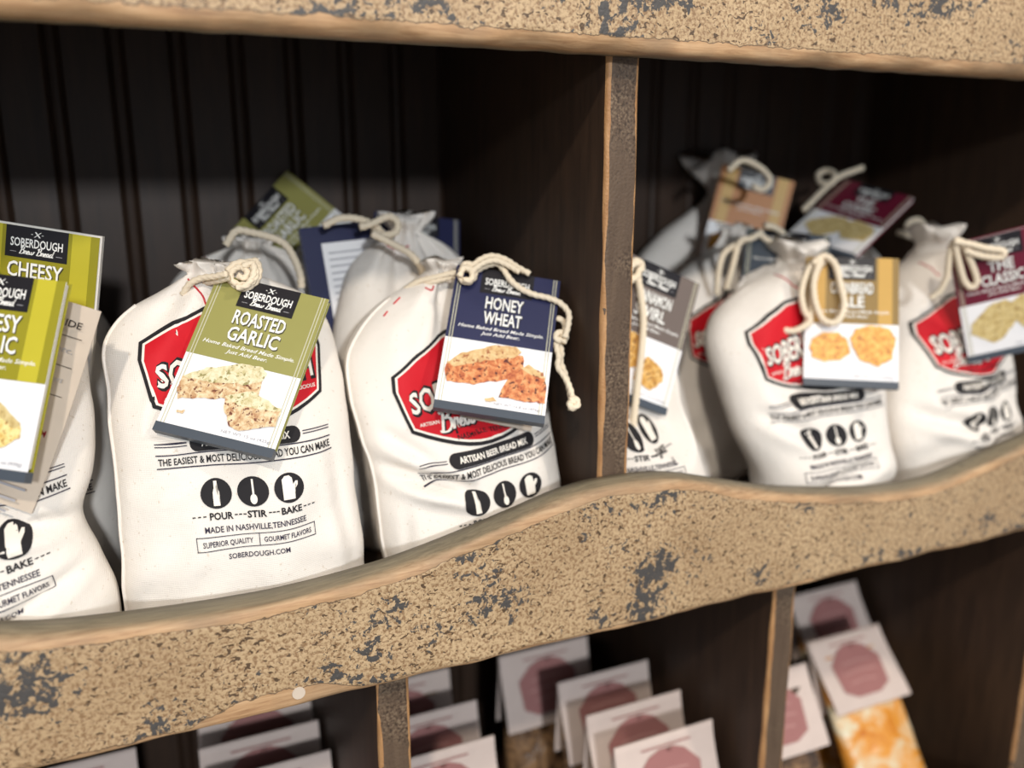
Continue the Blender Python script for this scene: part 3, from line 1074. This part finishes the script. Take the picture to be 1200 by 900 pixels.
    if full:
        SV, SF = [], []
        col = int(NU*.525)
        tube_geo([V[i*NU+col]+Vector((-.0004, -.0004, 0))-org for i in range(2, NVV-6, 3)], .0011, SV, SF, 6, False, 3)
        link('side_seam', SV, SF, mat, pouch, True)
    if stitch:
        SV, SF = [], []
        for st in stitch:
            P = []
            for q in smoothpath([(x, 0, z) for x, z in st], 10):
                h, nn = hit(q.x, q.z)
                if h and (not P or (h-P[-1]).length < .012):
                    P.append(h+nn*.0003)
            if len(P) > 2:
                tube_geo([p-org for p in P], .00055, SV, SF, 6, False, 2)
        if SV:
            o = link('stitching', SV, SF, 'stitch', pouch, True)
            o['label'] = 'red stitching at the drawstring hem'
    if ropes:
        RV, RF = [], []
        for nm in ropes:
            tube_geo([Vector(p)-org for p in ROPES[nm]], .00185 if full else .0024, RV, RF, 12, True, 10)
        link('drawstring', RV, RF, 'rope', root, True)
    if pr:
        print_bag(pouch, org, hit, *pr)
    return root


def badge(inset):
    cz_, hz = .0625, .032
    kx, kz = 1-inset/.0485, 1-inset/.030
    P = [(-.0485, .0765), (-.030, .0865), (-.012, .0935), (0, .0955), (.012, .0935), (.030, .0865), (.0485, .0765), (.0500, .068), (.0455, .0440)]
    for k in range(1, 12):
        u = 1-2*k/12
        P.append((.0455*u, .0305+.0135*abs(u)**1.9))
    P += [(-.0455, .0440), (-.0500, .068)]
    return [(x*kx, cz_+(z-cz_)*kz) for x, z in P]


def print_items(only_badge=False):
    it = []
    it.append(poly(badge(0), 'ink', 0))
    it.append(poly(badge(.0019), 'cream', 1))
    it.append(poly(badge(.0031), 'red', 2))
    wp = lambda u: 1+.5*(1-min(1, abs(u)))
    it.append(text('SOBERDOUGH', .0006, .0528, .0850, .0128, 'ink', 3, .075, 0, 0, wp))
    it.append(text('SOBERDOUGH', 0, .0535, .0835, .0118, 'cream', 4, .025, 0, 0, wp))
    for dx, dz, ink, ly, wd in ((.0006, -.0007, 'ink', 3, .27), (0, 0, 'cream', 4, .21)):
        it += script('Brew Bread', dx, .0425+dz, .056, ink, ly, R(3), wd)
    it.append(text('ARTISAN', -.0335, .0460, .0120, .0019, 'cream', 3, .02))
    it.append(text('DELICIOUS', .0350, .0475, .0135, .0019, 'cream', 3, .02))
    it.append(text('NASHVILLE, TENNESSEE', 0, .0362, .040, .0024, 'ink', 3, .02))
    if only_badge:
        return it
    it.append(pill(0, .0256, .0292, .0042, 'ink', 0))
    it.append(text('ARTISAN BEER BREAD MIX', 0, .0238, .0465, .0036, 'cream', 1, .03))
    for s in (-1, 1):
        for z in (.0262, .0248):
            it.append(rect(min(s*.0305, s*.0465), max(s*.0305, s*.0465), z, z+.0005, 'navyink', 0))
    for z in (.0206, .0137):
        it.append(rect(-.0465, .0465, z, z+.0006, 'navyink', 0))
    it.append(text('THE EASIEST & MOST DELICIOUS BREAD YOU CAN MAKE', 0, .0156, .091, .0037, 'ink', 0, .02))
    for x in (-.0187, 0, .0187):
        it.append(ellipse(x, 0, .0080, .0076, 'ink', 0))
    x = -.0187
    it.append(poly([(x-.0017, -.0062), (x+.0017, -.0062), (x+.0017, .0005), (x+.0009, .0026), (x+.0008, .0062), (x-.0008, .0062), (x-.0009, .0026), (x-.0017, .0005)], 'cream', 1))
    it.append(rect(-.0005, .0005, -.002, .0062, 'cream', 1))
    it.append(ellipse(0, -.0038, .0018, .0026, 'cream', 1, 14))
    x = .0187
    it.append(poly([(x-.0036, -.0058), (x+.0026, -.0058), (x+.0028, -.001), (x+.0046, .0012), (x+.0048, .0030), (x+.0036, .0032), (x+.0022, .0016), (x+.0019, .0048), (x+.0004, .0062), (x-.0020, .0060), (x-.0036, .0044)], 'cream', 1))
    for cxw, wd_, tx in ((-.0172, .0118, 'POUR'), (.0008, .0098, 'STIR'), (.0188, .0112, 'BAKE')):
        it.append(text(tx, cxw, -.0130, wd_, .0036, 'ink', 0, .03))
    for xd in (-.0310, -.0283, -.0256, -.0098, -.0076, -.0054, .0074, .0094, .0114, .0262, .0287, .0312):
        it.append(rect(xd-.0008, xd+.0008, -.0114, -.0108, 'ink', 0))
    it.append(text('MADE IN NASHVILLE,TENNESSEE', 0, -.0193, .0525, .0031, 'navyink', 0, .015))
    for z in (-.0282, -.0216):
        it.append(rect(-.031, .031, z, z+.0004, 'navyink', 0))
    for x in (-.031, .0005, .0306):
        it.append(rect(x, x+.0004, -.0282, -.0212, 'navyink', 0))
    it.append(text('SUPERIOR QUALITY', -.0153, -.0262, .0255, .0028, 'navyink', 0, .015))
    it.append(text('GOURMET FLAVORS', .0157, -.0262, .0255, .0028, 'navyink', 0, .015))
    it.append(text('SOBERDOUGH.COM', 0, -.0335, .0315, .0028, 'navyink', 0, .015))
    return it


def print_bag(root, org, hit, cx, cz, roll, sx=1.0, only_badge=False, cell=.0026, shear=0):
    ca, sa = math.cos(R(roll)), math.sin(R(roll))
    bm = bmesh.new()
    lay = bm.verts.layers.float.new('ly')
    mats = ['ink', 'cream', 'red', 'navyink']
    for vs_, fs, ink, ly in print_items(only_badge):
        bv = []
        for x, z in vs_:
            x = x*sx+shear*z
            v = bm.verts.new((cx+x*ca-z*sa, 0, cz+x*sa+z*ca))
            v[lay] = ly
            bv.append(v)
        for f in fs:
            try:
                nf = bm.faces.new([bv[i] for i in f])
                nf.material_index = mats.index(ink)
            except ValueError:
                pass
    bmesh.ops.triangulate(bm, faces=[f for f in bm.faces if len(f.verts) > 4])
    xs = [v.co.x for v in bm.verts]
    zs = [v.co.z for v in bm.verts]
    for ax, lo, hi in ((0, min(xs), max(xs)), (2, min(zs), max(zs))):
        k = math.ceil(lo/cell)
        while k*cell < hi:
            co = [0, 0, 0]
            no = [0, 0, 0]
            co[ax] = k*cell
            no[ax] = 1
            bmesh.ops.bisect_plane(bm, geom=bm.verts[:]+bm.edges[:]+bm.faces[:], plane_co=co, plane_no=no, dist=1e-7)
            k += 1
    dead = []
    for v in bm.verts:
        h, nn = hit(v.co.x, v.co.z)
        if h is None or nn.y > -.12:
            dead.append(v)
            continue
        v.co = h+nn*(.0006+.00016*v[lay])-org
    bmesh.ops.delete(bm, geom=dead, context='VERTS')
    me = bpy.data.meshes.new('printing')
    bm.to_mesh(me)
    bm.free()
    for mm in mats:
        me.materials.append(MAT[mm])
    me.polygons.foreach_set('use_smooth', [True]*len(me.polygons))
    o = bpy.data.objects.new('printing', me)
    COL.objects.link(o)
    o.parent = root
    o['label'] = 'red badge and black printing on the cloth'
    return o


bag('white bread mix bag at the far left front, under the lime cheesy garlic card',
    [(.0185, -.405, -.277), (.04, -.411, -.273), (.06, -.412, -.273), (.078, -.412, -.279), (.1, -.412, -.286), (.12, -.412, -.279), (.145, -.411, -.276), (.166, -.41, -.276), (.182, -.407, -.278), (.195, -.398, -.286), (.206, -.378, -.302), (.213, -.36, -.318), (.219, -.352, -.33)],
    1, ['cheesy', 'guide_leaflet'], back=['cheesy_behind'], creases=[(-.36, .112, -.28, .100, .004, .006), (-.33, .06, -.275, .085, .004, .004)],
    pr=(-.3345, .0975, 7.0))
bag('white bread mix bag tied with the olive roasted garlic card',
    [(.0185, -.267, -.141), (.03, -.2705, -.1375), (.05, -.2705, -.138), (.08, -.269, -.138), (.116, -.268, -.138), (.14, -.268, -.137), (.16, -.268, -.137), (.181, -.268, -.139), (.192, -.262, -.143), (.202, -.250, -.151), (.208, -.238, -.161), (.214, -.227, -.174), (.219, -.219, -.186)],
    2, ['roasted'], creases=[(-.262, .150, -.215, .195, .006, .003), (-.265, .11, -.225, .128, .006, .0025), (-.145, .03, -.155, .13, .004, .003), (-.26, .05, -.235, .095, .006, .003)],
    stitch=[[(-.2195, .2160), (-.2165, .2120), (-.2135, .2075), (-.2120, .2020), (-.2095, .1985)]],
    ropes=['b1a', 'b1b', 'b1coil', 'b1ring', 'b1ring2'], pr=(-.2010, .1083, 0.0), hem=.5)
bag('white bread mix bag against the divider, tied with the navy honey wheat card',
    [(.0185, -.119, -.010), (.03, -.122, -.007), (.046, -.1245, -.0065), (.066, -.127, -.005), (.085, -.1275, -.005), (.106, -.128, -.005), (.121, -.1325, -.005), (.142, -.1355, -.005), (.166, -.132, -.007), (.181, -.122, -.012), (.194, -.107, -.022), (.203, -.092, -.035), (.209, -.080, -.046), (.214, -.072, -.054)],
    3, ['honey', 'small_leaflet'], creases=[(-.132, .108, -.072, .090, .0045, .010), (-.125, .128, -.09, .103, .004, .004), (-.118, .03, -.114, .085, .003, .003), (-.105, .17, -.085, .2, .005, .003)],
    stitch=[[(-.1080, .1890), (-.1050, .1915)], [(-.1000, .1955), (-.0950, .1990)], [(-.080, .2050), (-.0765, .2035), (-.0745, .2060)]],
    ropes=['b2a', 'b2b', 'b2k1', 'b2k2', 'b2c', 'b2d', 'b2e', 'b2f', 'b2g', 'b2h', 'b2i'], pr=(-.0555, .0862, 6.8), hem=.55)
bag('white bread mix bag right of the divider, behind the cinnamon swirl card',
    [(.0185, .0235, .100), (.04, .0225, .105), (.062, .0225, .108), (.1, .0225, .101), (.118, .0225, .097), (.152, .0225, .101), (.18, .0235, .101), (.196, .03, .094), (.206, .042, .084), (.213, .052, .074), (.219, .056, .068)],
    4, ['mocha'], pr=(.0445, .1045, 3.0), ropes=['Da', 'Db'], full=False, hem=1.6, wr=.45)
bag('white bread mix bag tied with the mustard cornbread ale card',
    [(.0185, .164, .275), (.03, .161, .281), (.056, .160, .284), (.089, .147, .281), (.12, .140, .287), (.147, .1375, .291), (.16, .140, .292), (.173, .150, .287), (.188, .178, .272), (.196, .200, .258), (.202, .216, .248), (.207, .224, .241)],
    5, ['corn'], back=['blue'], creases=[(.15, .11, .2, .085, .005, .006), (.17, .045, .26, .072, .005, .004), (.148, .155, .19, .168, .005, .003)],
    stitch=[[(.207, .1985), (.209, .193), (.213, .189)]], ropes=['Ea', 'Eb', 'Ec'], pr=(.2110, .0887, 2.5, 1.08), full=False, hem=1.2)
bag('white bread mix bag at the far right, behind the front classic card',
    [(.0185, .302, .425), (.03, .299, .430), (.049, .297, .432), (.07, .293, .430), (.09, .292, .430), (.115, .302, .434), (.139, .312, .436), (.16, .320, .437), (.184, .331, .433), (.196, .345, .420), (.204, .360, .406), (.209, .372, .396), (.214, .379, .389)],
    6, ['classic'], creases=[(.295, .095, .37, .075, .005, .009), (.33, .125, .40, .1, .005, .004), (.3, .04, .35, .06, .005, .004)],
    stitch=[[(.356, .203), (.360, .197), (.366, .192)]], ropes=['Ga', 'Gb', 'Gc'], pr=(.372, .0850, 5, 1.04, False, .0026, .1), full=False, hem=1.3, wr=1.2)


def heap(cx, w_, y, h, nx, lean=0.0, d=.066, fat=0.0):
    """rows for a bag standing further back in the pile"""
    R_ = []
    for f, a0, a1, yy, b in ((0, .44, .44, 0, .42), (.06, .48, .48, -.004, .5), (.3, .5, .5, -.005, .5), (.6, .49, .49, .004, .46), (.75, .46, .46, .012, .40), (.84, .38+fat*.07, .38+fat*.07, .018, .32), (.91, .26+fat*.14, .26+fat*.14, .022, .22), (.96, .15+fat*.14, .15+fat*.14, .025, .15), (1, .09+fat*.02, .09+fat*.02, .027, .11)):
        c = cx+(nx-cx)*smooth(.55, 1, f)
        z = .0185+h*f
        yc = y+lean*f*f+yy
        R_.append((z, c-a0*w_, c+a1*w_, yc-b*d, yc+b*d))
    return R_


bag('white bread mix bag behind the front cheesy garlic bag, under the rear cheesy card', heap(-.3340, .132, .150, .195, -.325, .01), 7, ['cheesy_behind'],
    pr=(-.327, .0760, 4), full=False)
bag('shadowed bread mix bag at the back, just right of the lime cards', heap(-.318, .120, .236, .205, -.325, 0), 8, full=False)
bag('greyish bread mix bag in shade behind the roasted garlic bag', heap(-.188, .124, .203, .207, -.168, .0, fat=1.0), 9, ['navy_back'], back=['garlic_behind'], ropes=['B2a'], full=False, wr=1.3, hem=.5,
    stitch=[[(-.205, .222), (-.2, .218), (-.197, .212)]])
bag('bread mix bag with looped cord on top, behind the honey wheat bag', heap(-.078, .106, .158, .216, -.066, .0, fat=.8), 10, [], back=['navy_back', 'navy_far'], ropes=['C2a', 'C2b', 'C2c'], full=False, wr=1.4,
    stitch=[[(-.088, .232), (-.082, .226), (-.074, .224), (-.068, .226)]])
bag('hardly visible bread mix bag deepest in the left cubby, beside the divider', heap(-.052, .085, .240, .200, -.040, 0, .044), 11, ['navy_far'], full=False)
bag('bread mix bag set back between the cinnamon swirl and cornbread ale bags', heap(.184, .118, .170, .206, .230, .0, .056), 12, ['blue'], ropes=['D2a', 'D2b', 'D2c'], hem=.6,
    pr=(.205, .0850, 0, 1.0, True), full=False, wr=1.3)
bag('tall bread mix bag at the back, with the rust and amber card', heap(.225, .150, .252, .238, .276, .0, .046), 13, ['rust'], ropes=['D3a'], full=False, hem=2.6)
bag('white bread mix bag under the tipped back maroon card', heap(.372, .140, .215, .212, .385, .0), 14, ['classic_behind'], ropes=['Fa', 'Fb', 'Fc'], full=False, wr=1.3)

# ---------------------------------------------------------------- packets in the cubbies below
GRP = 'soup mix packets in the lower cubbies'


def crest(cx, cz, w_, h_):
    hw = w_/2
    return [(cx-hw*.98, cz+h_*.16), (cx-hw*.55, cz+h_*.42), (cx-hw*.22, cz+h_*.5), (cx-hw*.12, cz+h_*.36), (cx, cz+h_*.28), (cx+hw*.12, cz+h_*.36), (cx+hw*.22, cz+h_*.5), (cx+hw*.55, cz+h_*.42), (cx+hw*.98, cz+h_*.16),
            (cx+hw*.9, cz-h_*.36), (cx+hw*.45, cz-h_*.5), (cx-hw*.45, cz-h_*.5), (cx-hw*.9, cz-h_*.36)]


def packet(label, x, y, ztop, lean=-8, roll=0, yawd=0, contents='soup', h=.178, zb=-.3193, bend=.0, hh=.066):
    zb += .0135*math.sin(R(abs(lean)))
    mtx = Matrix.Translation((x, y, zb)) @ Matrix.Rotation(R(yawd), 4, 'Z') @ Matrix.Rotation(R(lean), 4, 'X') @ Matrix.Rotation(R(roll), 4, 'Y')
    root = thing('soup_mix_packet', label, 'packet', None, GRP, mtx)
    W_ = .088
    h = (ztop-zb)/math.cos(R(lean))/math.cos(R(roll))
    NU, NV = 40, 30
    V, F = [], []
    sd = x*37+y*11
    hp = h-.018
    for i in range(NV+1):
        t = i/NV
        z = .0008+hp*t
        a = W_/2*(.96-.06*smooth(.0, .2, 1-t)*0)
        b = .017*smooth(-.25, .18, t)*(1-.9*smooth(.3, .95, t))+.001
        for k in range(NU):
            th = 2*math.pi*k/NU
            c, s = math.cos(th), math.sin(th)
            q = Vector((a*math.copysign(abs(c)**.8, c), b*math.copysign(abs(s)**.9, s), z))
            q.y += .003*noise.noise((q.x*40+sd, z*40, s*2))*abs(s)
            q.y -= bend*max(0, t-.5)**2
            V.append(q)
    for i in range(NV):
        for k in range(NU):
            a = i*NU+k
            b = i*NU+(k+1) % NU
            F.append((a, b, b+NU, a+NU))
    F.append(tuple(range(NU))[::-1])
    F.append(tuple(NV*NU+k for k in range(NU)))
    link('pouch', V, F, contents, root, True)
    # folded paper header: front leaf, fold, back leaf
    n = 12

    def leaf(z, side):
        s = (h-z)/hh
        yy = -bend*max(0, z/h-.5)**2
        return yy+side*(.0008+.0135*smooth(0, 1.15, s))

    V, F = [], []
    prof = []
    for i in range(n+1):
        z = h-hh+hh*i/n
        prof.append((leaf(z, -1), z))
    for i in range(n+1):
        z = h-hh*i/n
        prof.append((leaf(z, 1), z))
    m_ = 8
    for j in range(m_+1):
        xx = -W_/2+W_*j/m_
        cu = .0016*math.cos(xx/W_*math.pi+sd)
        for yy, z in prof:
            V.append(Vector((xx, yy+cu*(h-z)/hh, z)))
    L = len(prof)
    for j in range(m_):
        for i in range(L-1):
            a = j*L+i
            F.append((a, a+L, a+L+1, a+1))
    head = link('header_card', V, F, 'header', root, True)
    zc = h-hh*.53
    items = [poly(crest(0, zc+.002, .058, .046), 'dustyred', 0)]
    for k, wd in enumerate((.034, .038, .03)):
        items.append(poly([(-wd/2, zc+.0075-k*.0085), (0, zc+.0090-k*.0085), (wd/2, zc+.0075-k*.0085), (wd/2, zc+.0090-k*.0085), (0, zc+.0105-k*.0085), (-wd/2, zc+.0090-k*.0085)], 'crestline', 1))
    items.append(rect(-.022, .022, h-.0085, h-.0073, 'dustyred', 0))
    V, F, FM = [], [], []
    mats = ['dustyred', 'crestline']
    bm = bmesh.new()
    for vs_, fs, ink, ly in items:
        bv = [bm.verts.new((xx, -ly*.0002, z)) for xx, z in vs_]
        for f in fs:
            bm.faces.new([bv[i] for i in f]).material_index = mats.index(ink)
    bmesh.ops.triangulate(bm, faces=bm.faces[:])
    for ax in (0, 2):
        for k in range(-20, 80):
            co = [0, 0, 0]
            no = [0, 0, 0]
            co[ax] = k*.004
            no[ax] = 1
            bmesh.ops.bisect_plane(bm, geom=bm.verts[:]+bm.edges[:]+bm.faces[:], plane_co=co, plane_no=no, dist=1e-7)
    for v in bm.verts:
        xx, z = v.co.x, v.co.z
        v.co.y += leaf(z, -1)+.0016*math.cos(xx/W_*math.pi+sd)*(h-z)/hh-.0010
    me = bpy.data.meshes.new('printed_crest')
    bm.to_mesh(me)
    bm.free()
    for mm in mats:
        me.materials.append(MAT[mm])
    o = bpy.data.objects.new('printed_crest', me)
    COL.objects.link(o)
    o.parent = head
    o['label'] = 'dusty red crest printed on the header'
    return root


packet('soup packet, front of the right row in the middle lower cubby', .0875, .0385, -.138, -8)
packet('soup packet, second in the right row of the middle lower cubby', .0880, .082, -.138, -8)
packet('soup packet, third in the right row of the middle lower cubby', .0885, .132, -.138, -8)
packet('shadowed soup packet, last in the right row of the middle lower cubby', .0600, .196, -.138, -6)
packet('soup packet, front of the row right of the left lower divider', -.0750, .093, -.138, -7)
packet('soup packet, middle of the row right of the left lower divider', -.0700, .141, -.138, -7)
packet('dim soup packet, back of the row right of the left lower divider', -.0740, .198, -.138, -6)
packet('soup packet, front of the row left of the left lower divider', -.1920, .130, -.138, -6)
packet('soup packet, middle of the row left of the left lower divider', -.1925, .170, -.138, -6)
packet('dim soup packet, back of the row left of the left lower divider', -.1900, .215, -.134, -6)
packet('soup packet whose header just shows under the rail at the lower left corner', -.3230, .192, -.138, -6)
packet('white headed packet half hidden behind the right lower divider', .2110, .036, -.138, -19)
packet('packet of orange and pale pasta leaning in the right lower cubby', .3390, .040, -.150, -31, 0, 0, 'pasta')
packet('cream headed packet leaning just behind the orange pasta packet', .3760, .135, -.142, -22, 0, 0, 'pasta')
